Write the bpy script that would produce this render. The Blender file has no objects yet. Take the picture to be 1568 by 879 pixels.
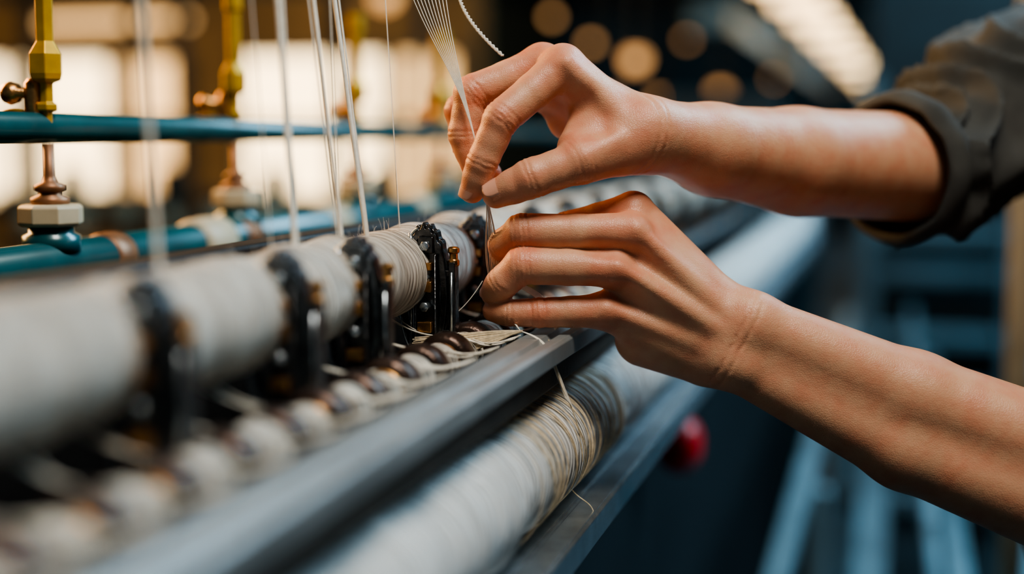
import bpy, bmesh, math, random
import numpy as np
from mathutils import Vector, Matrix, noise
random.seed(4); np.random.seed(4)
scene=bpy.context.scene
try: scene.view_settings.look='AgX - Medium High Contrast'
except Exception: pass
CH=1.30
# ---------------------------------------------------------------- camera
a=math.radians(15.1); p=math.radians(6.0)
FW=Vector((-math.sin(a)*math.cos(p), math.cos(a)*math.cos(p), -math.sin(p)))
RT=Vector((math.cos(a), math.sin(a),0)); UP=RT.cross(FW)
C=Vector((0,0,CH))
cam=bpy.data.cameras.new("camera"); co=bpy.data.objects.new("camera",cam); scene.collection.objects.link(co)
co.matrix_world=Matrix.Translation(C)@Matrix((RT,UP,-FW)).transposed().to_4x4()
cam.lens=50; cam.sensor_width=36; cam.clip_start=.02
cam.dof.use_dof=True; cam.dof.focus_distance=.845; cam.dof.aperture_fstop=1.9
scene.camera=co
K=4.5914e-4
def at(sx,sy,d):   # unprojects image coordinates at a chosen depth -> world position
    return C+(FW+RT*((sx-784)*K)+UP*((439.5-sy)*K))*d
def W(x,y,z): return Vector((x,y,z+CH))
# ---------------------------------------------------------------- materials
def mat(name,col,rough=.5,metal=0.,var=.15,scale=40,bump=0.,bscale=None,col2=None,sss=0,coat=0):
    m=bpy.data.materials.new(name); m.use_nodes=True; nt=m.node_tree; N=nt.nodes; L=nt.links
    b=N['Principled BSDF']; b.inputs['Roughness'].default_value=rough; b.inputs['Metallic'].default_value=metal
    b.inputs['Coat Weight'].default_value=coat
    tc=N.new('ShaderNodeTexCoord'); nz=N.new('ShaderNodeTexNoise'); nz.inputs['Scale'].default_value=scale; nz.inputs['Detail'].default_value=4
    L.new(tc.outputs['Object'],nz.inputs['Vector'])
    r=N.new('ShaderNodeValToRGB'); r.color_ramp.elements[0].position=.3; r.color_ramp.elements[1].position=.7
    c2=col2 if col2 else tuple(min(1,c*(1+var)) for c in col)
    r.color_ramp.elements[0].color=(*[c*(1-var) for c in col],1); r.color_ramp.elements[1].color=(*c2,1)
    L.new(nz.outputs['Fac'],r.inputs['Fac']); L.new(r.outputs['Color'],b.inputs['Base Color'])
    if bump:
        n2=N.new('ShaderNodeTexNoise'); n2.inputs['Scale'].default_value=bscale or scale*4; n2.inputs['Detail'].default_value=3
        L.new(tc.outputs['Object'],n2.inputs['Vector'])
        bp=N.new('ShaderNodeBump'); bp.inputs['Strength'].default_value=bump; bp.inputs['Distance'].default_value=.002
        L.new(n2.outputs['Fac'],bp.inputs['Height']); L.new(bp.outputs['Normal'],b.inputs['Normal'])
    return m
def emit(name,col,s):
    m=bpy.data.materials.new(name); m.use_nodes=True; b=m.node_tree.nodes['Principled BSDF']
    b.inputs['Base Color'].default_value=(*col,1); b.inputs['Emission Color'].default_value=(*col,1); b.inputs['Emission Strength'].default_value=s
    return m
def yarn_mat(name,col,dark,pitch=.0017):
    m=bpy.data.materials.new(name); m.use_nodes=True; nt=m.node_tree; N=nt.nodes; L=nt.links
    b=N['Principled BSDF']; b.inputs['Roughness'].default_value=.85; b.inputs['Sheen Weight'].default_value=.15
    tc=N.new('ShaderNodeTexCoord')
    def nz(sc,det):
        mp=N.new('ShaderNodeMapping'); mp.inputs['Scale'].default_value=sc; L.new(tc.outputs['Object'],mp.inputs['Vector'])
        n=N.new('ShaderNodeTexNoise'); n.inputs['Scale'].default_value=1; n.inputs['Detail'].default_value=det; L.new(mp.outputs['Vector'],n.inputs['Vector']); return n.outputs['Fac']
    def math_(op,a_,b_,c_=None):
        q=N.new('ShaderNodeMath'); q.operation=op
        for i,v in enumerate((a_,b_,c_)):
            if v is None: continue
            if isinstance(v,(int,float)): q.inputs[i].default_value=v
            else: L.new(v,q.inputs[i])
        return q.outputs[0]
    sep=N.new('ShaderNodeSeparateXYZ'); L.new(tc.outputs['Object'],sep.inputs[0])
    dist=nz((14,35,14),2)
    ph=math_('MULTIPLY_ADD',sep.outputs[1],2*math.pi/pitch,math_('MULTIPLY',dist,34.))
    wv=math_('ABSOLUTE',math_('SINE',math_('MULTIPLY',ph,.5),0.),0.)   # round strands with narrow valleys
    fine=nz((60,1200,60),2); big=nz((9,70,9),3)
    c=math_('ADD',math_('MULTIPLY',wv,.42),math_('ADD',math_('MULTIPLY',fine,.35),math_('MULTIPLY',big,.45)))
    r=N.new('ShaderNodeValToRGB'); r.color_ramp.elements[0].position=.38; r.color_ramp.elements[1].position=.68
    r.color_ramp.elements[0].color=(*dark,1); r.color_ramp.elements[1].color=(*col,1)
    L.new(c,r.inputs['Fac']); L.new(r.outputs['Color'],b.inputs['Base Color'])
    hh=math_('ADD',wv,math_('MULTIPLY',fine,.5))
    bp=N.new('ShaderNodeBump'); bp.inputs['Strength'].default_value=1; bp.inputs['Distance'].default_value=.0014
    L.new(hh,bp.inputs['Height']); L.new(bp.outputs['Normal'],b.inputs['Normal'])
    return m
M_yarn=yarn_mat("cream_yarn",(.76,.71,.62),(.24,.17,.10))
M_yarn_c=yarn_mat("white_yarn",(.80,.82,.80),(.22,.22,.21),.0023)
M_thread=mat("thread",(.80,.76,.66),.8,var=.1,scale=300)
M_cream=mat("cream_thread",(.70,.58,.40),.85,var=.25,scale=400)
M_black=mat("gunmetal_steel",(.11,.115,.12),.3,1.,var=.5,scale=120,bump=.3,bscale=300)
M_ring=mat("oiled_bronze",(.07,.045,.035),.3,.7,var=.4,scale=120,bump=.2)
M_dark=mat("dark_cast_iron",(.012,.014,.016),.6,.2,var=.3,scale=60,bump=.2)
M_brass=mat("brass",(.60,.33,.13),.3,.95,var=.35,scale=160,bump=.15)
M_brassy=mat("yellow_brass",(.62,.36,.03),.4,.5,var=.2,scale=60)
M_steel=mat("brushed_steel",(.50,.57,.62),.26,.9,var=.2,scale=60,bump=.15)
M_grey=mat("grey_painted_bar",(.31,.33,.33),.34,.45,var=.15,scale=30,bump=.1)
M_teal=mat("teal_paint",(.006,.085,.10),.3,.1,var=.25,scale=25,coat=.3)
M_darkteal=mat("dark_teal_paint",(.008,.024,.030),.5,.2,var=.3,scale=12)
M_body=mat("black_machine_enamel",(.003,.006,.008),.5,.1,var=.3,scale=12)
M_brown=mat("dark_brown_wood",(.05,.035,.022),.6,0,var=.3,scale=60,bump=.2)
M_ivory=mat("ivory_plastic",(.50,.42,.28),.5,0,var=.15,scale=40)
M_rust=mat("copper_brown",(.24,.11,.05),.45,.4,var=.3,scale=80)
M_blue=mat("blue_steel",(.22,.34,.39),.35,.5,var=.35,scale=5)
M_bluedk=mat("blue_grey_steel",(.10,.17,.20),.45,.4,var=.35,scale=5)
M_red=mat("red_plastic",(.60,.008,.012),.4,0,var=.1,scale=20)
M_cloth=mat("dark_grey_cotton",(.048,.050,.046),.95,0,var=.3,scale=30,bump=.25,bscale=1100)
M_nail=mat("nail",(.70,.36,.25),.28,0,var=.06,scale=100,coat=.3)
M_hair=mat("dark_brown_hair",(.03,.018,.01),.5,0,var=.4,scale=120,bump=.6,bscale=200)
# ---------------------------------------------------------------- mesh helpers
def link(o): scene.collection.objects.link(o); return o
def empty(name,loc=(0,0,0)):
    e=bpy.data.objects.new(name,None); e.location=loc; e.empty_display_size=.05; return link(e)
def child(o,par):
    bpy.context.view_layer.update()
    o.parent=par; o.matrix_parent_inverse=par.matrix_world.inverted(); return o
def mkobj(name,bm,m,par=None,smooth=True,bevel=0):
    me=bpy.data.meshes.new(name); bm.normal_update(); bm.to_mesh(me); bm.free()
    if isinstance(m,(list,tuple)):
        for q in m: me.materials.append(q)
    else: me.materials.append(m)
    if smooth:
        for f in me.polygons: f.use_smooth=True
    o=link(bpy.data.objects.new(name,me))
    if bevel:
        b=o.modifiers.new('b','BEVEL'); b.width=bevel; b.segments=2; b.limit_method='ANGLE'; b.harden_normals=True
    if par: child(o,par)
    return o
def add_box(bm,c,s,rot=None,mi=0):
    r=bmesh.ops.create_cube(bm,size=1)
    mtx=Matrix.Translation(c)@(rot.to_4x4() if rot else Matrix.Identity(4))@Matrix.Diagonal((*s,1))
    bmesh.ops.transform(bm,matrix=mtx,verts=r['verts'])
    for v in r['verts']:
        for f in v.link_faces: f.material_index=mi
def add_lathe(bm,prof,loc,axis='Z',seg=32,mi=0):
    rings=[]
    for (r,h) in prof:
        ring=[]
        for i in range(seg):
            t=2*math.pi*i/seg; x,y=r*math.cos(t),r*math.sin(t)
            if axis=='Z': v=Vector((x,y,h))
            elif axis=='Y': v=Vector((x,h,-y))
            else: v=Vector((h,x,y))
            ring.append(bm.verts.new(v+Vector(loc)))
        rings.append(ring)
    fs=[]
    for A,B in zip(rings,rings[1:]):
        for i in range(seg):
            j=(i+1)%seg; fs.append(bm.faces.new((A[i],A[j],B[j],B[i])))
    fs.append(bm.faces.new(rings[0][::-1])); fs.append(bm.faces.new(rings[-1]))
    for f in fs: f.material_index=mi
def add_outline(bm,pts,y0,y1,loc,mi=0,hole=None):
    n=len(pts); L_=Vector(loc)
    def ring(P,y): return [bm.verts.new(L_+Vector((x,y,z))) for x,z in P]
    A=ring(pts,y0); B=ring(pts,y1); fs=[]
    for i in range(n):
        j=(i+1)%n; fs.append(bm.faces.new((A[i],A[j],B[j],B[i])))
    if hole:
        D=ring(hole,y0); E=ring(hole,y1)
        for i in range(n):
            j=(i+1)%n
            fs.append(bm.faces.new((D[j],D[i],E[i],E[j])))
            fs.append(bm.faces.new((A[j],A[i],D[i],D[j])))
            fs.append(bm.faces.new((B[i],B[j],E[j],E[i])))
    else:
        fs.append(bm.faces.new(A[::-1])); fs.append(bm.faces.new(B))
    for f in fs: f.material_index=mi
def curve(name,paths,rad,m,par=None,smooth=True):
    cu=bpy.data.curves.new(name,'CURVE'); cu.dimensions='3D'; cu.bevel_depth=rad; cu.bevel_resolution=2; cu.resolution_u=8
    for pt in paths:
        rr=None
        if isinstance(pt,tuple) and isinstance(pt[1],(int,float)): pt,rr=pt
        if len(pt)==2: pt=[pt[0],(Vector(pt[0])+Vector(pt[1]))/2,pt[1]]
        s=cu.splines.new('NURBS' if smooth else 'POLY'); s.points.add(len(pt)-1)
        for i,q in enumerate(pt):
            s.points[i].co=(*q,1); s.points[i].radius=rr if rr else 1
        if smooth: s.order_u=min(4,len(pt)); s.use_endpoint_u=True
    cu.materials.append(m); o=link(bpy.data.objects.new(name,cu))
    if par: child(o,par)
    return o
def yarn_roll(name,X,Z,r,y0,y1,step,amp,pitch,m,par,seed=0,lump=0.002,seg=56):
    n=int((y1-y0)/step)
    ys=y0+np.arange(n)*step; th=np.arange(seg)/seg*2*np.pi
    V=[];
    for i,y in enumerate(ys):
        base=r+lump*noise.noise(Vector((seed,y*22,0)))+lump*.5*noise.noise(Vector((seed+5,y*70,0)))
        for t in th:
            rr=base+amp*math.sin((y/pitch+t/(2*math.pi))*2*math.pi)+amp*1.2*noise.noise(Vector((y*260,seed,math.cos(t)*1.5)))
            V.append((X+rr*math.cos(t),y,Z+CH+rr*math.sin(t)))
    F=[]
    for i in range(n-1):
        for j in range(seg):
            k=(j+1)%seg; F.append((i*seg+j,(i+1)*seg+j,(i+1)*seg+k,i*seg+k))
    F.append(tuple(range(seg))); F.append(tuple(range((n-1)*seg,n*seg))[::-1])
    me=bpy.data.meshes.new(name); me.from_pydata(V,[],F); me.materials.append(m)
    for f in me.polygons: f.use_smooth=True
    me.polygons[-1].use_smooth=False; me.polygons[-2].use_smooth=False
    o=link(bpy.data.objects.new(name,me)); child(o,par); return o
# ---------------------------------------------------------------- SDF modelling (mm)
D0=850.
def Lp(sx,sy,z):
    d=D0-z; return np.array([(sx-784)*K*d,(439.5-sy)*K*d,z],dtype=np.float32)
class Field:
    def __init__(s,lo,hi,h):
        s.lo=np.array(lo,dtype=np.float32); s.h=h
        s.ax=[np.arange(lo[i],hi[i],h,dtype=np.float32) for i in range(3)]
        s.shape=tuple(len(q) for q in s.ax)
    def new(s): return np.full(s.shape,40.,dtype=np.float32)
    def sub(s,lo,hi):
        sl=[]
        for i in range(3):
            i0=max(0,int((lo[i]-s.lo[i])/s.h)); i1=min(s.shape[i],int((hi[i]-s.lo[i])/s.h)+2)
            if i1<=i0: return None
            sl.append(slice(i0,i1))
        return tuple(sl)
    def grid(s,sl):
        return (s.ax[0][sl[0]][:,None,None],s.ax[1][sl[1]][None,:,None],s.ax[2][sl[2]][None,None,:])
    def cone(s,F,A,B,r1,r2,k,sc=(1,1,1)):
        A=np.asarray(A,dtype=np.float32);B=np.asarray(B,dtype=np.float32); R=max(r1,r2)*1.0+16
        sl=s.sub(np.minimum(A,B)-R,np.maximum(A,B)+R)
        if sl is None: return
        X,Y,Z=s.grid(sl); d=B-A; L2=float(d@d)+1e-6
        t=np.clip(((X-A[0])*d[0]+(Y-A[1])*d[1]+(Z-A[2])*d[2])/L2,0,1)
        D=np.sqrt(((X-A[0]-t*d[0])/sc[0])**2+((Y-A[1]-t*d[1])/sc[1])**2+((Z-A[2]-t*d[2])/sc[2])**2)-(r1+(r2-r1)*t)
        F[sl]=smin(F[sl],D,k)
    def dent(s,F,A,B,r,depth,k=3):
        A=np.asarray(A,dtype=np.float32);B=np.asarray(B,dtype=np.float32); R=r*2.5
        sl=s.sub(np.minimum(A,B)-R,np.maximum(A,B)+R)
        if sl is None: return
        X,Y,Z=s.grid(sl); d=B-A; L2=float(d@d)+1e-6
        t=np.clip(((X-A[0])*d[0]+(Y-A[1])*d[1]+(Z-A[2])*d[2])/L2,0,1)
        D2=(X-A[0]-t*d[0])**2+(Y-A[1]-t*d[1])**2+(Z-A[2]-t*d[2])**2
        F[sl]+=depth*np.exp(-D2/(r*r))
    def groove(s,F,J,axis,R,amp,w,offs):
        J=np.asarray(J); sl=s.sub(J-R,J+R)
        if sl is None: return
        X,Y,Z=s.grid(sl); u=(X-J[0])*axis[0]+(Y-J[1])*axis[1]+(Z-J[2])*axis[2]
        rr=np.sqrt((X-J[0])**2+(Y-J[1])**2+(Z-J[2])**2)
        fall=np.clip(1-(rr/R)**4,0,1)
        wob=.5*np.sin(X*.9)+.5*np.sin(Y*.7+Z*.8)
        g=0
        for o in offs: g=g+np.exp(-((u-o+wob*.5)/w)**2)
        F[sl]+=amp*g*fall
def smin(a_,b_,k):
    h=np.clip(.5+.5*(b_-a_)/k,0,1); return b_+(a_-b_)*h-k*h*(1-h)
def nets(fl,F):
    I=(F<0); s=np.zeros(tuple(n-1 for n in F.shape),dtype=np.uint8)
    cs=[(i,j,k) for i in (0,1) for j in (0,1) for k in (0,1)]
    n0,n1,n2=s.shape
    for c in cs: s+=I[c[0]:c[0]+n0,c[1]:c[1]+n1,c[2]:c[2]+n2]
    act=(s>0)&(s<8); idx=np.argwhere(act)
    gid=np.full(s.shape,-1,dtype=np.int32); gid[act]=np.arange(len(idx))
    vals={c:F[idx[:,0]+c[0],idx[:,1]+c[1],idx[:,2]+c[2]] for c in cs}
    acc=np.zeros((len(idx),3)); cnt=np.zeros(len(idx))
    for c in cs:
        for axn in range(3):
            if c[axn]==0:
                c2=list(c); c2[axn]=1; c2=tuple(c2); v1=vals[c];v2=vals[c2]; m=(v1<0)!=(v2<0)
                t=np.where(m,v1/(v1-v2+1e-12),0)
                pt=np.tile(np.array(c,dtype=float),(len(idx),1)); pt[:,axn]+=t
                acc+=pt*m[:,None]; cnt+=m
    P=(idx+acc/cnt[:,None])*fl.h+fl.lo
    faces=[]
    for axn in range(3):
        b,c=(axn+1)%3,(axn+2)%3
        sa=[slice(None)]*3; sb=[slice(None)]*3; sa[axn]=slice(0,-1); sb[axn]=slice(1,None)
        A=I[tuple(sa)];B=I[tuple(sb)]; e=np.argwhere(A!=B)
        e=e[(e[:,b]>0)&(e[:,c]>0)&(e[:,b]<s.shape[b])&(e[:,c]<s.shape[c])]
        inn=A[e[:,0],e[:,1],e[:,2]]
        q=[]
        for (db,dc) in ((-1,-1),(0,-1),(0,0),(-1,0)):
            w=e.copy(); w[:,b]+=db; w[:,c]+=dc; q.append(gid[w[:,0],w[:,1],w[:,2]])
        Q=np.stack(q,1); Q[~inn]=Q[~inn][:,::-1]; faces.append(Q)
    Q=np.concatenate(faces); Q=Q[(Q>=0).all(1)]
    return P,Q
HM=Matrix.Translation(C+FW*(D0/1000))@Matrix((RT,UP,-FW)).transposed().to_4x4()
LW=lambda x,y,z: HM@Vector((x/1000,y/1000,z/1000))
def sdf_object(name,fl,F,m,par,flush=None,nsm=2):
    P,Q=nets(fl,F)
    me=bpy.data.meshes.new(name); me.from_pydata((P/1000).tolist(),[],Q.tolist()); me.materials.append(m)
    me.polygons.foreach_set('use_smooth',[True]*len(me.polygons))
    at_=me.attributes.new('flush','FLOAT','POINT'); v=np.zeros(len(P))
    if flush:
        for (c,r,s_) in flush:
            v=np.maximum(v,s_*np.exp(-(((P-c)**2).sum(1))/r**2))
    at_.data.foreach_set('value',v.astype(np.float32))
    o=link(bpy.data.objects.new(name,me)); o.matrix_world=HM
    if nsm:
        sm=o.modifiers.new('s','SMOOTH'); sm.factor=.5; sm.iterations=nsm
    bpy.context.view_layer.update(); child(o,par); return o
def skin_mat(name,base,red):
    m=bpy.data.materials.new(name); m.use_nodes=True; N=m.node_tree.nodes; L=m.node_tree.links; b=N['Principled BSDF']
    b.inputs['Roughness'].default_value=.42; b.inputs['Subsurface Weight'].default_value=.2
    b.inputs['Subsurface Radius'].default_value=(1,.3,.15); b.inputs['Subsurface Scale'].default_value=.003
    b.inputs['Specular IOR Level'].default_value=.5
    tc=N.new('ShaderNodeTexCoord')
    n1=N.new('ShaderNodeTexNoise'); n1.inputs['Scale'].default_value=70; n1.inputs['Detail'].default_value=6; L.new(tc.outputs['Object'],n1.inputs['Vector'])
    atn=N.new('ShaderNodeAttribute'); atn.attribute_name='flush'
    ma=N.new('ShaderNodeMath'); ma.operation='MULTIPLY_ADD'; ma.inputs[1].default_value=.75; ma.use_clamp=True
    mr=N.new('ShaderNodeMapRange'); mr.inputs[1].default_value=.38; mr.inputs[2].default_value=.72; mr.inputs[4].default_value=.45; L.new(n1.outputs['Fac'],mr.inputs[0])
    L.new(atn.outputs['Fac'],ma.inputs[0]); L.new(mr.outputs[0],ma.inputs[2])
    mx=N.new('ShaderNodeMix'); mx.data_type='RGBA'; mx.inputs[6].default_value=(*base,1); mx.inputs[7].default_value=(*red,1)
    L.new(ma.outputs[0],mx.inputs[0]); L.new(mx.outputs[2],b.inputs['Base Color'])
    vo=N.new('ShaderNodeTexVoronoi'); vo.inputs['Scale'].default_value=750; vo.feature='DISTANCE_TO_EDGE'; L.new(tc.outputs['Object'],vo.inputs['Vector'])
    mrv=N.new('ShaderNodeMapRange'); mrv.inputs[1].default_value=0; mrv.inputs[2].default_value=.18; L.new(vo.outputs['Distance'],mrv.inputs[0])
    n2=N.new('ShaderNodeTexNoise'); n2.inputs['Scale'].default_value=260; n2.inputs['Detail'].default_value=5; L.new(tc.outputs['Object'],n2.inputs['Vector'])
    sm=N.new('ShaderNodeMath'); sm.operation='MULTIPLY_ADD'; sm.inputs[1].default_value=.3; L.new(mrv.outputs[0],sm.inputs[0]); L.new(n2.outputs['Fac'],sm.inputs[2])
    bp=N.new('ShaderNodeBump'); bp.inputs['Strength'].default_value=.36; bp.inputs['Distance'].default_value=.0006
    L.new(sm.outputs[0],bp.inputs['Height']); L.new(bp.outputs['Normal'],b.inputs['Normal'])
    return m
M_skin=skin_mat("skin",(.69,.385,.235),(.62,.18,.10))
def build_hand(name,lo,hi,h,palm,fingers,par,extra_flush=(),kp=9,nails=(),dents=(),ridges=(),wrist=None):
    fl=Field(lo,hi,h); P_=fl.new(); flush=list(extra_flush)
    for (A,B) in palm:
        fl.cone(P_,Lp(*A[:3]),Lp(*B[:3]),A[3],B[3],kp)
    for (A,B) in ridges:
        fl.cone(P_,Lp(*A[:3]),Lp(*B[:3]),A[3],B[3],6)
    total=P_.copy()
    for fg in fingers:
        Ff=fl.new(); pts=[(Lp(*q[:3]),q[3]) for q in fg]
        for i in range(len(pts)-1):
            (A,ra),(B,rb)=pts[i],pts[i+1]; Mi=(A+B)/2; rm=(ra+rb)/2*(.92 if i<2 else 1.0)
            fl.cone(Ff,A,Mi,ra,rm,2.); fl.cone(Ff,Mi,B,rm,rb,2.)
        for i in range(1,len(pts)-1):
            ax=pts[i+1][0]-pts[i-1][0]; ax=ax/np.linalg.norm(ax)
            fl.groove(Ff,pts[i][0],ax,pts[i][1]*1.5,.9,.9,(-4.,-1.4,1.4,4.) if i==1 else (-1.4,1.4))
            flush.append((pts[i][0],pts[i][1]*1.3,.85 if i==1 else .5))
        flush.append((pts[0][0],pts[0][1]*1.5,.8)); flush.append((pts[-1][0],9,.9))
        Hh=smin(P_,Ff,5.); total=smin(total,Hh,.8); del Ff,Hh
    for (A,B,r,dp) in dents: fl.dent(total,Lp(*A),Lp(*B),r,dp)
    if wrist:
        A,B,offs=wrist; A=Lp(*A);B=Lp(*B); ax=(B-A)/np.linalg.norm(B-A); fl.groove(total,A,ax,36,.6,1.0,offs)
    o=sdf_object(name,fl,total,M_skin,par,flush,nsm=1)
    for ni,(A,B,r,dors,wd,ln) in enumerate(nails):
        A=Vector(Lp(*A));B=Vector(Lp(*B)); ax=(B-A).normalized(); dv=Vector(dors); dv=(dv-ax*dv.dot(ax)).normalized(); sd=ax.cross(dv)
        bm=bmesh.new(); nu,nv=12,12; g=[]
        for i in range(nu+1):
            row=[]
            for j in range(nv+1):
                u=i/nu*2-1; v=j/nv*2-1
                q=math.sqrt(max(0,1-abs(v)**3.0*.75)); th=u*q*wd; rr=r+.25-.5*(v*.5+.5)**2*1.2
                pt=B+ax*(v*ln-1.0)+dv*(math.cos(th)*rr)+sd*(math.sin(th)*rr)
                row.append(bm.verts.new(pt/1000))
            g.append(row)
        for i in range(nu):
            for j in range(nv): bm.faces.new((g[i][j],g[i+1][j],g[i+1][j+1],g[i][j+1]))
        no=mkobj(name+"_nail_%d"%(ni+1),bm,M_nail); no.matrix_world=HM
        so=no.modifiers.new('s','SOLIDIFY'); so.thickness=.0006; so.offset=-1
        child(no,par)
    return o
weaver=empty("weaver",HM@Vector((.55,-.3,-.2)))
# ---------- lower (left) hand
palmL=[((1112,470,-12,13),(972,324,-16,11)),((1115,492,-7,13),(966,356,-3,11)),((1108,522,-8,13),(940,410,-1,11)),((1090,548,-14,13),(924,476,-6,10.5)),
 ((1075,540,-22,19),(985,518,-22,17)),((1090,500,-24,16),(980,400,-26,14)),((1090,505,-22,16),(970,455,-22,15)),
 ((1060,470,-28,15),(985,430,-38,13)),
 ((1150,493,-5,17),(1112,475,-12,14)),((1114,549,-9,16),(1090,545,-16,15)),((1132,521,-8,18),(1090,510,-14,16)),
 ((1150,493,-5,16.5),(1400,605,-6,25)),((1114,549,-9,15.5),(1385,685,-8,24)),((1132,521,-12,17),(1390,640,-14,27)),
 ((1400,605,-6,25),(1750,745,8,33)),((1385,685,-8,24),(1750,815,6,36)),
 ((1128,560,0,9),(1135,563,0,9))]
fingL=[[(968,324,-14,12),(866,349,-22,10.),(815,385,-34,9),(785,415,-32,8)],
 [(966,356,2,12),(800,355,3,11.2),(772,374,-8,9.6),(770,390,-20,8)],
 [(940,411,4.5,12),(800,407,7,11.4),(770,433,3,10),(757,448,-5,8.4)],
 [(924,476,-2.5,10.8),(824,479,0,9.2),(782,479,0,8.2),(756,476,-4,6.8)],
 [(1000,430,-40,13),(960,425,-46,11.5),(880,400,-52,10.5),(805,408,-46,8)]]
ridL=[((1110,480,2,3.5),(975,352,9.5,4)),((1108,508,3,3.5),(945,408,12.,4)),((1090,535,-3,3.2),(930,472,4.5,3.5))]
build_hand("left_forearm_and_hand",(-30,-230,-80),(440,70,50),.95,palmL,fingL,weaver,ridges=ridL,
   dents=[((918,382,13),(975,395,12),5.5,2.0),((905,443,11),(965,452,8),5.5,2.0),((900,382,10),(925,384,12),4,1.5)],
   wrist=((1125,527,8),(1190,560,8),(-1.5,4.)),
   nails=[((782,479,0),(756,476,-4),6.7,(-.2,1,.25),.95,5.2),((770,433,3),(757,448,-5),8.3,(-1,.35,.1),.95,5.5)])
# ---------- upper (right) hand
palmR=[((948,182,-6,14),(862,101,-3,12.4)),((952,178,-18,14),(830,98,-19,12)),((956,182,-30,13),(803,114,-36,11.5)),((960,192,-42,13),(805,135,-50,10.5)),
 ((955,222,-2,16),(892,244,8,13.5)),((905,185,-8,12),(885,222,2,11)),((930,170,-14,14),(900,235,-2,12)),
 ((950,195,-30,18),(870,140,-32,14)),((955,215,-40,15),(870,185,-45,12)),
 ((990,203,-8,20),(950,190,-14,18)),((990,207,-30,19),(955,200,-34,17)),((985,215,-14,19),(955,222,-4,16)),
 ((990,203,-8,20),(1090,225,-45,25.5)),((990,207,-30,19),(1090,232,-62,25)),
 ((1090,225,-45,25.5),(1220,243,-95,32)),((1090,236,-62,25),(1220,252,-110,33)),
 ((1220,243,-95,32),(1400,254,-165,36)),((1220,252,-110,33),(1400,258,-175,37))]
fingR=[[(862,101,-2,12.4),(768,181,12,11.),(739,247,8,9.6),(723,292,1,7.6)],
 [(830,98,-18,12),(723,143,-12,11.4),(711,205,-14,10),(726,256,-17,8)],
 [(803,114,-36,11.5),(706,168,-33,10.3),(714,225,-32,9),(740,262,-28,7.5)],
 [(805,135,-50,10.5),(724,190,-48,9),(732,238,-45,7.8),(752,266,-38,6.8)],
 [(948,225,0,15),(888,248,12,13),(814,273,14,12),(760,297,8,8.6)]]
ridR=[((950,178,4,4),(868,98,9,4.5)),((945,215,12,4),(895,240,20,4)),((950,160,-8,4),(840,86,-14,4))]
build_hand("right_forearm_and_hand",(-75,20,-225),(310,165,40),.95,palmR,fingR,weaver,ridges=ridR,
   dents=[((905,150,10),(880,180,10),8,2.2),((925,205,12),(900,215,12),6,1.4)],
   wrist=((988,205,0),(1050,218,-25),(-3,2.)),
   nails=[((739,247,8),(723,292,1),7.6,(-.85,-.1,.6),1.0,6),((814,273,14),(760,297,8),9.0,(.1,.75,.7),1.0,6.5)])
# ---------- sleeves
def sleeve(name,path,par,seed=0,n=130,seg=128):
    P=[Vector(q[0]) for q in path]; R=[q[1] for q in path]; m=len(P)-1
    def ev(t):
        x=min(t*m,m-1e-6); i=int(x); f=x-i
        a0=P[max(i-1,0)];b0=P[i];c0=P[i+1];d0=P[min(i+2,m)]
        q=.5*((2*b0)+(-a0+c0)*f+(2*a0-5*b0+4*c0-d0)*f*f+(-a0+3*b0-3*c0+d0)*f**3)
        return q,R[i]*(1-f)+R[i+1]*f
    bm=bmesh.new(); rings=[]
    for i in range(n+1):
        t=i/n; q,r=ev(t); q2,_=ev(min(1,t+.01)); q1,_=ev(max(0,t-.01)); ax=(q2-q1).normalized()
        u=ax.cross(Vector((0,1,.2))).normalized(); v=ax.cross(u); ring=[]
        for j in range(seg):
            th=2*math.pi*j/seg
            nn=noise.noise(Vector((math.cos(th)*1.1,math.sin(th)*1.1,t*3.2+seed)))
            n2=noise.noise(Vector((math.cos(th)*2.2+7,math.sin(th)*2.2,t*7+seed)))
            fold=1-abs(math.sin(t*19+2.2*math.sin(th+seed)+4.5*nn))
            w=.016*fold**1.6*(.35+.65*abs(math.sin(th*.5+t*4+seed)))
            w+=.010*nn+.006*n2
            if t<.11: w=.006+.002*noise.noise(Vector((math.cos(th)*3,math.sin(th)*3,seed)))+(.006*math.sin(t/.11*math.pi)**.6)
            ring.append(bm.verts.new(q+(u*math.cos(th)+v*math.sin(th))*(r+w)))
        rings.append(ring)
    for A,B in zip(rings,rings[1:]):
        for j in range(seg):
            k=(j+1)%seg; bm.faces.new((A[j],A[k],B[k],B[j]))
    o=mkobj(name,bm,M_cloth,par); so=o.modifiers.new('s','SOLIDIFY'); so.thickness=.004; so.offset=-1
    return o
sleeve("right_sleeve",[(at(1362,260,1.0),.041),(at(1440,243,1.04),.049),(at(1530,185,1.09),.061),(at(1640,125,1.15),.072),(LW(545,170,-330),.082)],weaver)
sleeve("left_sleeve",[(LW(378,-128,6),.043),(LW(415,-70,-5),.055),(LW(470,10,-20),.064),(LW(530,90,-40),.075),(LW(560,120,-60),.08)],weaver,seed=3,n=60,seg=64)
fl=Field((380,-620,-420),(760,300,40),7.); T=fl.new()
for z in (-110,-185,-260):
    fl.cone(T,(560,110,z),(530,-150,z),95,120,40); fl.cone(T,(530,-150,z),(590,-600,z),120,125,40)
fl.cone(T,(556,165,-70),(545,175,-310),62,62,40)
sdf_object("shirt_body",fl,T,M_cloth,weaver,nsm=3)
fl=Field((400,150,-320),(700,560,-60),4.); T=fl.new()
fl.cone(T,(565,180,-190),(550,290,-190),56,52,20); fl.cone(T,(545,385,-190),(535,350,-190),84,74,20,(1,1.1,.92)); fl.cone(T,(500,310,-190),(490,300,-190),36,30,20)
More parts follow.
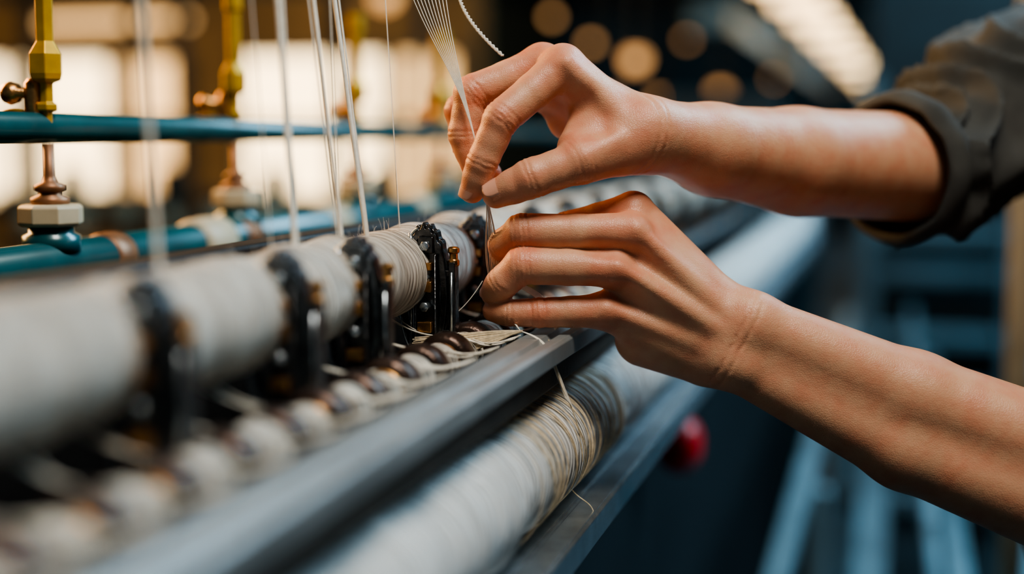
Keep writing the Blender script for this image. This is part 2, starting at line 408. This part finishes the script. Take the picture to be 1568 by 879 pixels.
fl.cone(T,(458,365,-190),(442,338,-190),9,13,10); fl.cone(T,(452,305,-205),(452,305,-175),8,8,6)
for z in (-112,-268): fl.cone(T,(560,350,z),(556,330,z),14,10,6,(1,1,.5))
for z in (-222,-158): fl.dent(T,(458,368,z),(458,368,z),14,7); fl.cone(T,(470,368,z),(470,367,z),12,12,2)
sdf_object("neck_and_head",fl,T,M_skin,weaver)
fl=Field((420,230,-330),(720,560,-50),4.); T=fl.new()
fl.cone(T,(565,410,-190),(600,330,-190),88,70,20,(1,1,.95)); fl.cone(T,(520,440,-190),(560,440,-190),52,66,20); fl.cone(T,(650,330,-190),(665,300,-190),34,36,12)
sdf_object("hair",fl,T,M_hair,weaver)
fl=Field((420,-1260,-400),(760,-480,10),9.); T=fl.new()
for z in (-110,-260):
    fl.cone(T,(590,-560,-185+(z+185)*.7),(585,-850,z),110,75,30); fl.cone(T,(585,-850,z),(600,-1180,z),75,55,30)
sdf_object("trousers",fl,T,M_cloth,weaver,nsm=3)
# ---------------------------------------------------------------- loom
loom=empty("weaving_loom",W(-.35,1.6,-1.3))
Y0,Y1=.12,3.3
WX,WZ,WR=-.209,-.187,.0325
wb=empty("warp_beam",W(WX,1.6,WZ))
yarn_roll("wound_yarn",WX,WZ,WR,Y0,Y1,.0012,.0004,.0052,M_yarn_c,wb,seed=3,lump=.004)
bm=bmesh.new(); add_lathe(bm,[(.045,Y1),(.047,Y1+.002),(.047,Y1+.012),(.02,Y1+.014),(.02,Y1+.06)],(WX,0,CH+WZ),'Y'); mkobj("end_flange",bm,M_steel,wb)
yb=empty("yarn_beam",W(-.29,1.6,-.08))
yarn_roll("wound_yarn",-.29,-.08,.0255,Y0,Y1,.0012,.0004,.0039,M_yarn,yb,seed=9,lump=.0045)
bm=bmesh.new(); add_lathe(bm,[(.03,Y1),(.03,Y1+.01),(.01,Y1+.012),(.01,Y1+.05)],(-.29,0,CH-.08),'Y'); mkobj("end_flange",bm,M_steel,yb)
fz=[]
for i in range(260):
    y=random.uniform(.6,1.1); t=math.radians(random.uniform(20,150)); r0=.0255; b=W(-.29+r0*math.cos(t),y,-.08+r0*math.sin(t)); n_=Vector((math.cos(t),0,math.sin(t)))
    l=random.uniform(.002,.006); k=Vector((random.uniform(-1,1),random.uniform(-1,1),random.uniform(-1,1)))*l*.7
    fz.append([b,b+n_*l*.7+k*.3,b+n_*l+k])
for i in range(200):
    y=random.uniform(.6,1.1); t=math.radians(random.uniform(0,140)); r0=WR; b=W(WX+r0*math.cos(t),y,WZ+r0*math.sin(t)); n_=Vector((math.cos(t),0,math.sin(t)))
    l=random.uniform(.002,.005); k=Vector((random.uniform(-1,1),random.uniform(-1,1),random.uniform(-1,1)))*l*.7
    fz.append([b,b+n_*l*.7+k*.3,b+n_*l+k])
curve("loose_fibres",fz,.00007,M_thread,yb)
bar=empty("breast_bar",W(-.198,1.6,-.12))
bm=bmesh.new()
prof=[(-.214,-.129),(-.214,-.120),(-.211,-.117),(-.199,-.117),(-.197,-.120),(-.194,-.120),(-.192,-.117),(-.186,-.117),(-.184,-.119),(-.184,-.129)]
add_outline(bm,[(x,z+CH) for x,z in prof],Y0,1.10,(0,0,0)); mkobj("bar_top",bm,M_grey,bar,smooth=False,bevel=.0006)
bm=bmesh.new(); add_box(bm,W(-.203,.61,-.1375),(.024,.98,.018)); mkobj("bar_web",bm,M_brown,bar,bevel=.002)
wl=[]
for i in range(60):
    y=.45+.0105*i+random.uniform(-.002,.002); wl.append(([W(-.191,y,-.1295),W(-.193,y+.004,-.147),W(WX+.004,y+.008,WZ+WR)],random.uniform(.6,1.1)))
curve("warp_ends",wl,.0003,M_cream,bar)
rail=empty("steel_rail",W(-.18,1.6,-.23))
bm=bmesh.new(); prof=[(-.196,-.236),(-.196,-.224),(-.194,-.222),(-.186,-.222),(-.185,-.2235),(-.183,-.2235),(-.182,-.222),(-.1685,-.222),(-.1665,-.224),(-.1665,-.240),(-.170,-.240),(-.170,-.236)]
add_outline(bm,[(x,z+CH) for x,z in prof],Y0,Y1,(0,0,0)); mkobj("rail_section",bm,M_steel,rail,smooth=False,bevel=.0006)
bm=bmesh.new(); add_box(bm,W(-.36,1.7,-.78),(.22,3.3,1.04)); mkobj("machine_body",bm,M_body,loom,bevel=.01)
bm=bmesh.new(); add_box(bm,W(-.27,1.7,-.250),(.14,3.3,.02)); add_box(bm,W(-.36,1.7,-.16),(.02,3.3,.2)); mkobj("bed_plate",bm,M_dark,loom,bevel=.003)
bm=bmesh.new()
for y in (.05,3.36):
    add_box(bm,W(-.37,y,-.7),(.40,.05,1.18)); add_box(bm,W(-.40,y,-.02),(.28,.05,.25))
mkobj("end_frame",bm,M_darkteal,loom,bevel=.01)
# clamps along the yarn beam
def clamp(y,tilt=0.):
    e=empty("yarn_guide_clamp",W(-.268,y,-.09))
    L0=W(-.268,y,-.092); n=96
    outl=[];hole=[]
    for i in range(n):
        t=2*math.pi*i/n; tooth=1+(.04 if (i%4<2 and .12<i/n<.80) else 0)
        x=math.cos(t); z=math.sin(t)
        outl.append((.0155*x*tooth,.0405*z*tooth)); hole.append((.0098*x,.033*z))
    bm=bmesh.new(); add_outline(bm,outl,-.0035,.0035,L0+Vector((-.001,.002,0)),hole=hole)
    add_outline(bm,[(q[0]*.93,q[1]*.95) for q in outl],-.006,-.0036,L0+Vector((-.001,.002,0)),hole=[(q[0]*1.06,q[1]*1.03) for q in hole])
    mkobj("toothed_ring",bm,M_black,e,smooth=False,bevel=.0005)
    bm=bmesh.new(); add_box(bm,L0+Vector((.001,.001,-.002)),(.0135,.008,.062))
    add_box(bm,L0+Vector((.001,-.002,.029)),(.0095,.008,.010)); add_box(bm,L0+Vector((.001,-.002,-.030)),(.011,.009,.012))
    add_box(bm,L0+Vector((-.0052,-.004,-.001)),(.002,.007,.05)); add_box(bm,L0+Vector((.0072,-.004,-.001)),(.002,.007,.05))
    add_box(bm,L0+Vector((-.004,.006,-.045)),(.012,.012,.03)); add_box(bm,L0+Vector((-.012,.004,-.055)),(.028,.010,.008))
    mkobj("clamp_body",bm,M_black,e,bevel=.001)
    bm=bmesh.new()
    for k_,z in enumerate((.0165,.0045,-.0195)):
        add_box(bm,L0+Vector((.001,-.006,z)),(.0088,.007,.0062 if k_ else .0045))
    add_lathe(bm,[(.0028,.016),(.0036,.017),(.0036,.020),(.0026,.0205),(.0026,.024),(.0036,.0245),(.0036,.027),(.002,.028)],L0+Vector((.0165,0,0)),'Z',16)
    add_lathe(bm,[(.004,-.006),(.0045,-.005),(.0045,.003),(.004,.004)],L0+Vector((.0105,-.004,-.030)),'Y',16)
    mkobj("brass_blocks",bm,M_brass,e,bevel=.0005)
    bm=bmesh.new(); add_box(bm,L0+Vector((.0165,0,-.004)),(.0042,.008,.046)); add_box(bm,L0+Vector((.012,0,-.024)),(.012,.006,.005)); add_box(bm,L0+Vector((.012,0,.012)),(.012,.005,.004)); mkobj("side_bracket",bm,M_black,e,bevel=.0008)
    bm=bmesh.new(); add_box(bm,L0+Vector((.0165,-.0045,-.006)),(.0012,.001,.038))  # thin silver strip stands in for a highlight on the bracket edge
    for z in (.0285,-.031): add_lathe(bm,[(.0026,-.0085),(.0030,-.008),(.0030,-.006)],L0+Vector((.001,0,z)),'Y',6)
    for z in (.0105,-.0075): add_lathe(bm,[(.0026,-.0100),(.0030,-.0095),(.0030,-.003)],L0+Vector((.001,0,z)),'Y',6)
    add_lathe(bm,[(.0012,-.035),(.0012,.036)],L0+Vector((-.0085,-.005,0)),'Z',10)
    mkobj("bolts_and_edge_highlight",bm,M_steel,e)
    arc=[]
    for i in range(21):
        t=math.radians(100+i*8); arc.append(L0+Vector((-.001+.0152*math.cos(t),-.0055,.0395*math.sin(t))))
    curve("ring_highlight",[arc],.0007,M_steel,e,smooth=False)  # bright curved strip stands in for the highlight along the ring
for d,sx in ((.53,190),(.65,400),(.74,515),(.85,625),(.95,705)):
    q=at(sx,450,d); clamp(q.y)
for y in (1.05,1.17,1.3,1.44,1.6,1.78,2.0,2.3): clamp(y)
# lower shaft with yarn eyelets
SX,SZ=-.246,-.127
sh=empty("guide_shaft",W(SX,.8,SZ))
bm=bmesh.new(); add_lathe(bm,[(.006,Y0),(.006,Y1)],W(SX,0,SZ),'Y'); mkobj("shaft",bm,M_steel,sh)
bmr=bmesh.new(); bmb=bmesh.new(); strands=[]
ys=[]; y=.25
while y<1.35: ys.append(y); y+=.047
jit=lambda s=.0015: random.uniform(-s,s)
for y in ys:
    c=W(SX,y,SZ)
    add_lathe(bmr,[(.009,-.0095),(.0135,-.009),(.0160,-.007),(.0168,-.003),(.0168,.003),(.0160,.007),(.0135,.009),(.009,.0095)],c,'Y',36)
    add_lathe(bmb,[(.0095,-.0115),(.0112,-.011),(.0118,-.0095),(.0112,-.009)],c,'Y',24)
    for k in range(7):
        o=(k-3)*.002+.0235
        strands.append([W(SX-.018+jit(),y+o+jit(),SZ+.008),W(SX+jit(),y+o+jit(),SZ+.0125+jit(.0006)),W(SX+.012,y+o+jit(.003),SZ+.006+jit()),W(SX+.022,y+.028+jit(.008),SZ+.006+jit()),W(-.213,y+.034+jit(.010),-.1168)])
    for k in range(3):
        strands.append([W(-.285+jit(),y+.02+jit(.008),-.106),W(SX-.02+jit(),y+.022+jit(.006),SZ+.007+jit()),W(SX+jit(),y+.022+jit(.006),SZ+.0125)])
mkobj("dark_eyelet_rings",bmr,M_ring,sh); mkobj("brass_hubs",bmb,M_brass,sh)
curve("yarn_strands",strands,.00042,M_thread,sh)
for y in ys:
    yarn_roll("yarn_lump",SX,SZ,.0122,y+.010,y+.037,.0008,.0004,.003,M_yarn,sh,seed=y*10,lump=.003,seg=40)
# teal pipes
def pipe(name,X,Z,r,m=M_teal,collars=()):
    e=empty(name,W(X,1.6,Z)); bm=bmesh.new(); add_lathe(bm,[(r,.1),(r,Y1+.05)],W(X,0,Z),'Y',40); mkobj("pipe_tube",bm,m,e)
    for i,(y,w,rr,mm) in enumerate(collars):
        bm=bmesh.new(); add_lathe(bm,[(r,y-w),(rr,y-w*.8),(rr*1.03,y),(rr,y+w*.8),(r,y+w)],W(X,0,Z),'Y',32); mkobj("collar_%d"%(i+1),bm,mm,e)
    return e
pipe("teal_pipe",-.524,.006,.0098)
pipe("teal_pipe",-.516,-.081,.0155,collars=[(.86,.012,.017,M_rust),(1.0,.025,.0195,M_ivory),(1.06,.014,.0185,M_rust),(1.25,.02,.0185,M_ivory),(1.5,.02,.0185,M_ivory),(1.9,.03,.0185,M_ivory)])
def valve(y):
    e=empty("brass_pipe_fitting",W(-.518,y,-.07)); L0=W(-.518,y,0)
    bm=bmesh.new(); add_lathe(bm,[(.018,-.072),(.018,-.062),(.014,-.060),(.014,-.056)],L0); mkobj("base",bm,M_teal,e)
    bm=bmesh.new(); add_lathe(bm,[(.018,-.056),(.0205,-.054),(.0205,-.044),(.018,-.042)],L0,seg=8); mkobj("ivory_block",bm,M_ivory,e,smooth=False,bevel=.001)
    bm=bmesh.new(); add_lathe(bm,[(.012,-.042),(.012,-.038),(.007,-.036),(.007,-.034),(.0095,-.033),(.0095,-.030),(.005,-.028),(.0035,-.024),(.0035,-.004)],L0); mkobj("stem",bm,M_rust,e)
    bm=bmesh.new(); add_lathe(bm,[(.0035,.008),(.0035,.016),(.007,.017),(.007,.021),(.0045,.022),(.0045,.034),(.010,.036),(.011,.040),(.011,.052),(.0085,.056),(.006,.060),(.006,.10),(.008,.102),(.008,.12)],L0,seg=6); mkobj("brass_post",bm,M_brassy,e,smooth=False,bevel=.0008)
    bm=bmesh.new(); add_lathe(bm,[(.002,-.031),(.006,-.030),(.0075,-.026),(.006,-.021),(.0035,-.019),(.0035,-.004)],L0+Vector((0,0,.028)),'X',20); add_lathe(bm,[(.004,.010),(.006,.013),(.006,.034),(.004,.037)],L0+Vector((-.009,0,0))); mkobj("wing_knob",bm,M_brass,e)
    pts=[]
    for i in range(25):
        t=2*math.pi*i/24; pts.append(L0+Vector((-.024+.012*math.cos(t),0,.012+.005*math.sin(t))))
    curve("wire_loop",[pts],.0015,M_brassy,e,smooth=False)
for y in (.7955,1.06,1.33,1.6): valve(y)
# overhead threads
threads=[]
for (tx,bx,by,r) in ((215,245,437,4.2),(425,453,405,4.6),(433,456,404,2.2),(385,418,408,1.1),(480,525,378,3.6),(512,563,374,4.2),(519,566,374,1.6),(590,612,348,1.),(505,521,372,1.1),(472,519,380,1.2)):
    d=656/(1370-bx); b=at(bx,by,d); t=at(tx,0,d); top=b+(t-b)*2.2
    threads.append(([b,(b+top)/2,top],r))
wt=curve("warp_threads",threads,.0003,M_thread)
# thread held by the hands
held=[]
for i in range(10):
    s=i/9
    held.append([at(612+64*s,-60,.85),at(636+48*s,20,.85),at(702+3*s,122,.848),at(735,240,.85),at(748,315,.843),at(742+22*s+random.uniform(-2,2),370,.855),at(746+18*s,430,.864),at(772+7*s,478,.866),at(788+3*s,496+2*s,.845),at(797,507,.835)])
fan=[]; cords=[]
for i in range(34):
    s=i/33
    cords.append(([at(797+random.uniform(-8,4),507,.834),at(768,506+14*s+random.uniform(-2,2),.835),at(712,510+30*s+random.uniform(-4,4),.835),at(640+random.uniform(-12,8),517+48*s,.838)],random.uniform(.7,1.5)))
for i in range(8):
    s=i/7
    fan.append([at(797,507,.834),at(815+8*s,514,.832),at(838+6*s,525+6*s,.826),at(846+10*s,560+15*s,.832),at(866+10*s,610+12*s,.832)])
fan.append([at(664,494,.85),at(690,492,.85),at(715,470,.85),at(739,430,.85)])
for k in range(6): fan.append([at(788+k*3,437,.87),at(815+k*4,450,.865),at(840+k*5,462+k*4,.86),at(850,505,.85)])
ht=empty("held_thread_bundle",at(748,315,.845))
curve("fine_threads",held+fan,.00026,M_thread,ht); curve("yarn_fan",cords,.00045,M_cream,ht)
tw=[]
for ph in (0,math.pi):
    q=[]
    for i in range(80):
        t=i/79; b=at(703+67*t**1.6,-10+95*t,.86); q.append(b+(RT*math.cos(t*60+ph)+UP*math.sin(t*60+ph))*.0006)
    tw.append(q)
curve("twisted_cord",tw,.0006,M_thread,smooth=False)
# loose turns round the warp beam
loops=[]
for k in range(38):
    y=.715+.0060*k+random.uniform(-.002,.002); q=[]; sk=random.uniform(-.010,.026)
    for i in range(24):
        t=math.radians(140-i*8.2); rr=WR+.0021+random.uniform(0,.0002)
        q.append(W(WX+rr*math.cos(t),y+sk*(i/23)**1.5,WZ+rr*math.sin(t)))
    loops.append((q,random.uniform(.7,1.4)))
loops.append([at(868,690,.85),at(862,730,.85),at(880,760,.85),at(905,770,.85),at(913,790,.85),at(912,825,.85)])
loops.append([at(872,690,.85),at(890,720,.85),at(870,745,.85),at(850,770,.85),at(835,775,.85)])
loops.append([at(840,520,.826),at(850,560,.83),at(860,600,.832),at(885,640,.833),at(890,680,.84)])
curve("loose_thread_turns",loops,.00035,M_cream)
# ---------------------------------------------------------------- hall
M_floor=mat("floor_concrete",(.02,.032,.038),.5,0,var=.3,scale=3)
M_wallb=mat("wall_paint_brown",(.15,.10,.045),.8,0,var=.4,scale=1.5)
M_wallt=mat("wall_paint_teal",(.03,.058,.066),.8,0,var=.5,scale=1.0)
def room(name,c,s,m):
    bm=bmesh.new(); add_box(bm,Vector(c),s); return mkobj(name,bm,m,smooth=False)
room("floor",(0,14,-.05),(18,36,.1),M_floor)
room("ceiling",(0,14,4.05),(18,36,.1),M_wallt)
room("wall_left",(-7.55,14,2),(.1,36,4),M_wallb)
room("wall_right",(7.55,14,2),(.1,36,4),M_wallt)
room("wall_far",(0,31.5,2),(15,.1,4),M_wallt)
room("wall_partition",(-5.1,9.1,2),(4.9,.12,4),M_wallb)
M_win=emit("warm_window",(1,.62,.27),2.2)
M_win2=emit("warm_window_bright",(1,.74,.41),4.6)
k=0
for (x0,x1,mm) in ((-6.9,-6.15,M_win2),(-6.1,-5.35,M_win2),(-5.3,-4.75,M_win),(-4.35,-3.30,M_win2),(-3.22,-2.80,M_win)):
    k+=1; e=empty("window_%d"%k,W((x0+x1)/2,9,.05))
    bm=bmesh.new(); add_box(bm,W((x0+x1)/2,9.03,.05),(x1-x0,.02,.98)); mkobj("glass",bm,mm,e,smooth=False)
    bm=bmesh.new()
    for z in (-.45,.10,.56): add_box(bm,W((x0+x1)/2,9.0,z),(x1-x0+.03,.08,.04 if z!=.10 else .07))
    for x in (x0,x1): add_box(bm,W(x,9.0,.05),(.035,.08,1.0))
    mkobj("frame",bm,M_brown,e,smooth=False)
e=empty("tube_lamp",W(-5.3,8.97,.8)); bm=bmesh.new(); add_lathe(bm,[(.02,-.6),(.03,-.55),(.03,.55),(.02,.6)],W(-5.3,8.96,.8),'X',16); mkobj("tube",bm,M_win,e)
bm=bmesh.new(); add_box(bm,W(-5.3,9.0,.86),(1.3,.09,.05)); mkobj("lamp_housing",bm,M_brown,e)
e=empty("background_loom_frame",W(-2.2,4.6,-1.3)); bm=bmesh.new()
for (x,y,w) in ((-3.05,4.6,.05),(-2.35,4.4,.03),(-1.95,4.8,.05),(-1.55,4.6,.04),(-2.7,4.7,.03)): add_box(bm,W(x,y,-.35),(w,.05,1.9))
for z in (-.22,-.32,.52,-.55): add_box(bm,W(-2.3,4.6,z),(1.8,.06,.05))
for x in (-2.9,-2.5,-2.1,-1.7): add_lathe(bm,[(.03,-.22),(.05,-.2),(.05,-.12),(.03,-.1)],W(x,4.6,0),'Z',16)
add_box(bm,W(-2.3,4.75,-.85),(1.8,.4,.9))
mkobj("posts_and_rails",bm,M_brown,e,bevel=.004)
bm=bmesh.new()
for i in range(9): add_lathe(bm,[(.02,-.05),(.045,-.04),(.045,.04),(.02,.05)],W(-3.05+.19*i,4.55,-.30+.02*(i%3)),'X',16)
mkobj("yarn_bobbins",bm,M_ivory,e)
def lamps(name,pts,col,s,r):
    m=emit(name+"_glow",col,s); e=empty(name,pts[0][0]); bm=bmesh.new(); bh=bmesh.new()
    for q,f in pts:
        R=r*f
        add_lathe(bm,[(R*.1,-R),(R*.7,-R*.75),(R,0),(R*.7,R*.5),(R*.3,R*.7)],q,seg=20)
        add_lathe(bh,[(R*1.2,R*.5),(R*.5,R*1.1),(R*.2,R*1.4),(.01,R*1.5),(.01,4-q[2])],q,seg=20)
    mkobj("bulbs",bm,m,e); mkobj("shades",bh,M_brown,e)
lamps("row_of_hanging_lamps",[(at(x,y,d),f) for x,y,d,f in ((973,90,7,1),(1103,140,8,.8),(905,65,7,.5),(1010,150,9,.6),(1052,60,9,.45),(935,150,10,.5),(1185,120,10,.4),(845,25,6,.4),(590,-8,5,.9))],(1,.50,.18),2.0,.05)
e=empty("ceiling_light_strip",W(-.5,14,.8)); bm=bmesh.new()
for i,y in enumerate((7.0,8.1,9.4,10.9,12.6,14.8,17.5,21,26)): add_box(bm,W(-.64+.0115*y,y,.745),(.27,.20,.05))
mkobj("light_panels",bm,emit("warm_panel",(1,.66,.33),6),e,smooth=False)
bm=bmesh.new(); add_box(bm,W(-.5,16.5,.79),(.10,20,.03))
for y in (8,14,20,26): add_box(bm,W(-.5,y,1.75),(.02,.02,1.9))
mkobj("lamp_tray",bm,M_darkteal,e)
e=empty("overhead_duct",W(-1.0,14,.64)); bm=bmesh.new(); add_box(bm,W(-1.02,15,.66),(.22,14,.13))
for y in (9,13,17,21): add_box(bm,W(-1.02,y,1.7),(.03,.03,2.0))
mkobj("duct_body",bm,M_blue,e,bevel=.02)
e=empty("neighbouring_loom",W(.1,2.8,-1.3)); bm=bmesh.new()
for (x,z,w,h) in ((-.12,-.50,.03,.03),(-.03,-.75,.06,.04),(.10,-.62,.035,.03),(.22,-.7,.05,.04),(.36,-.6,.04,.05),(.05,-.48,.02,.03)): add_box(bm,W(x,2.8,z),(w,2.6,h))
for y in (1.5,2.3,3.2,4.1): 
    add_box(bm,W(.12,y,-.80),(.50,.04,.04)); add_box(bm,W(-.11,y,-.93),(.04,.04,.74)); add_box(bm,W(.36,y,-.93),(.04,.04,.74))
mkobj("frame_rails",bm,M_blue,e,bevel=.006)
e=empty("machine_rack",W(.6,4.7,-1.3)); bm=bmesh.new()
for z in (-.12,-.3,-.42,-.62,-.85): add_box(bm,W(.85,4.6,z),(1.9,.08,.045))
for x in (-.08,.35,.8,1.3,1.75): add_box(bm,W(x,4.6,-.55),(.05,.1,1.5))
mkobj("rack_bars",bm,M_bluedk,e,bevel=.006)
bm=bmesh.new(); add_box(bm,W(.9,5.2,-.4),(2.0,.6,1.8)); mkobj("rack_cabinet",bm,M_darkteal,e,bevel=.02)
q=at(1564,450,1.7); e=empty("steel_column",(q.x,q.y,0)); bm=bmesh.new()
add_box(bm,Vector((q.x,q.y,2)),(.022,.006,4.0)); add_box(bm,Vector((q.x-.011,q.y,2)),(.005,.03,4.0)); add_box(bm,Vector((q.x+.011,q.y,2)),(.005,.03,4.0)); add_box(bm,Vector((q.x,q.y,.006)),(.1,.1,.012))
mkobj("column_section",bm,M_ivory,e,smooth=False)
q=at(1042,680,1.48); e=empty("red_stop_knob",q); bm=bmesh.new(); add_lathe(bm,[(.010,-.060),(.012,-.024),(.022,-.020),(.030,-.008),(.030,.006),(.024,.016),(.012,.022)],q,'X'); mkobj("knob",bm,M_red,e)
# ---------------------------------------------------------------- lights
def area(name,loc,tgt,size,en,col):
    l=bpy.data.lights.new(name,'AREA'); l.size=size; l.energy=en; l.color=col
    o=link(bpy.data.objects.new(name,l)); o.location=loc; o.rotation_euler=(Vector(tgt)-Vector(loc)).to_track_quat('-Z','Y').to_euler(); return o
T=W(-.2,.85,-.1)
area("ceiling_lamp_key",W(.20,.35,1.15),T,.42,20,(1,.91,.80))
area("window_light_warm",W(-1.7,1.3,.60),T,.8,46,(1,.54,.20))
area("skylight_cool",W(1.1,2.3,1.1),T,.9,42,(.50,.78,1))
area("hall_cool",W(1.5,3,2.4),W(.2,5,-.6),2.0,230,(.45,.75,.95))
area("hall_warm",W(-4.5,5.5,2.2),W(-4.5,9,.3),2.0,160,(1,.62,.27))
area("duct_fill",W(.6,9,2.0),W(-1,13,.7),1.0,160,(.6,.85,1))  # added fill light to brighten the duct; no fixture there
area("far_hall_lamp",W(1.0,14,2.4),W(0,26,.3),2.0,500,(.55,.8,.95))
w=bpy.data.worlds.new("world"); scene.world=w; w.use_nodes=True; w.node_tree.nodes['Background'].inputs[0].default_value=(.45,.62,.75,1); w.node_tree.nodes['Background'].inputs[1].default_value=.09
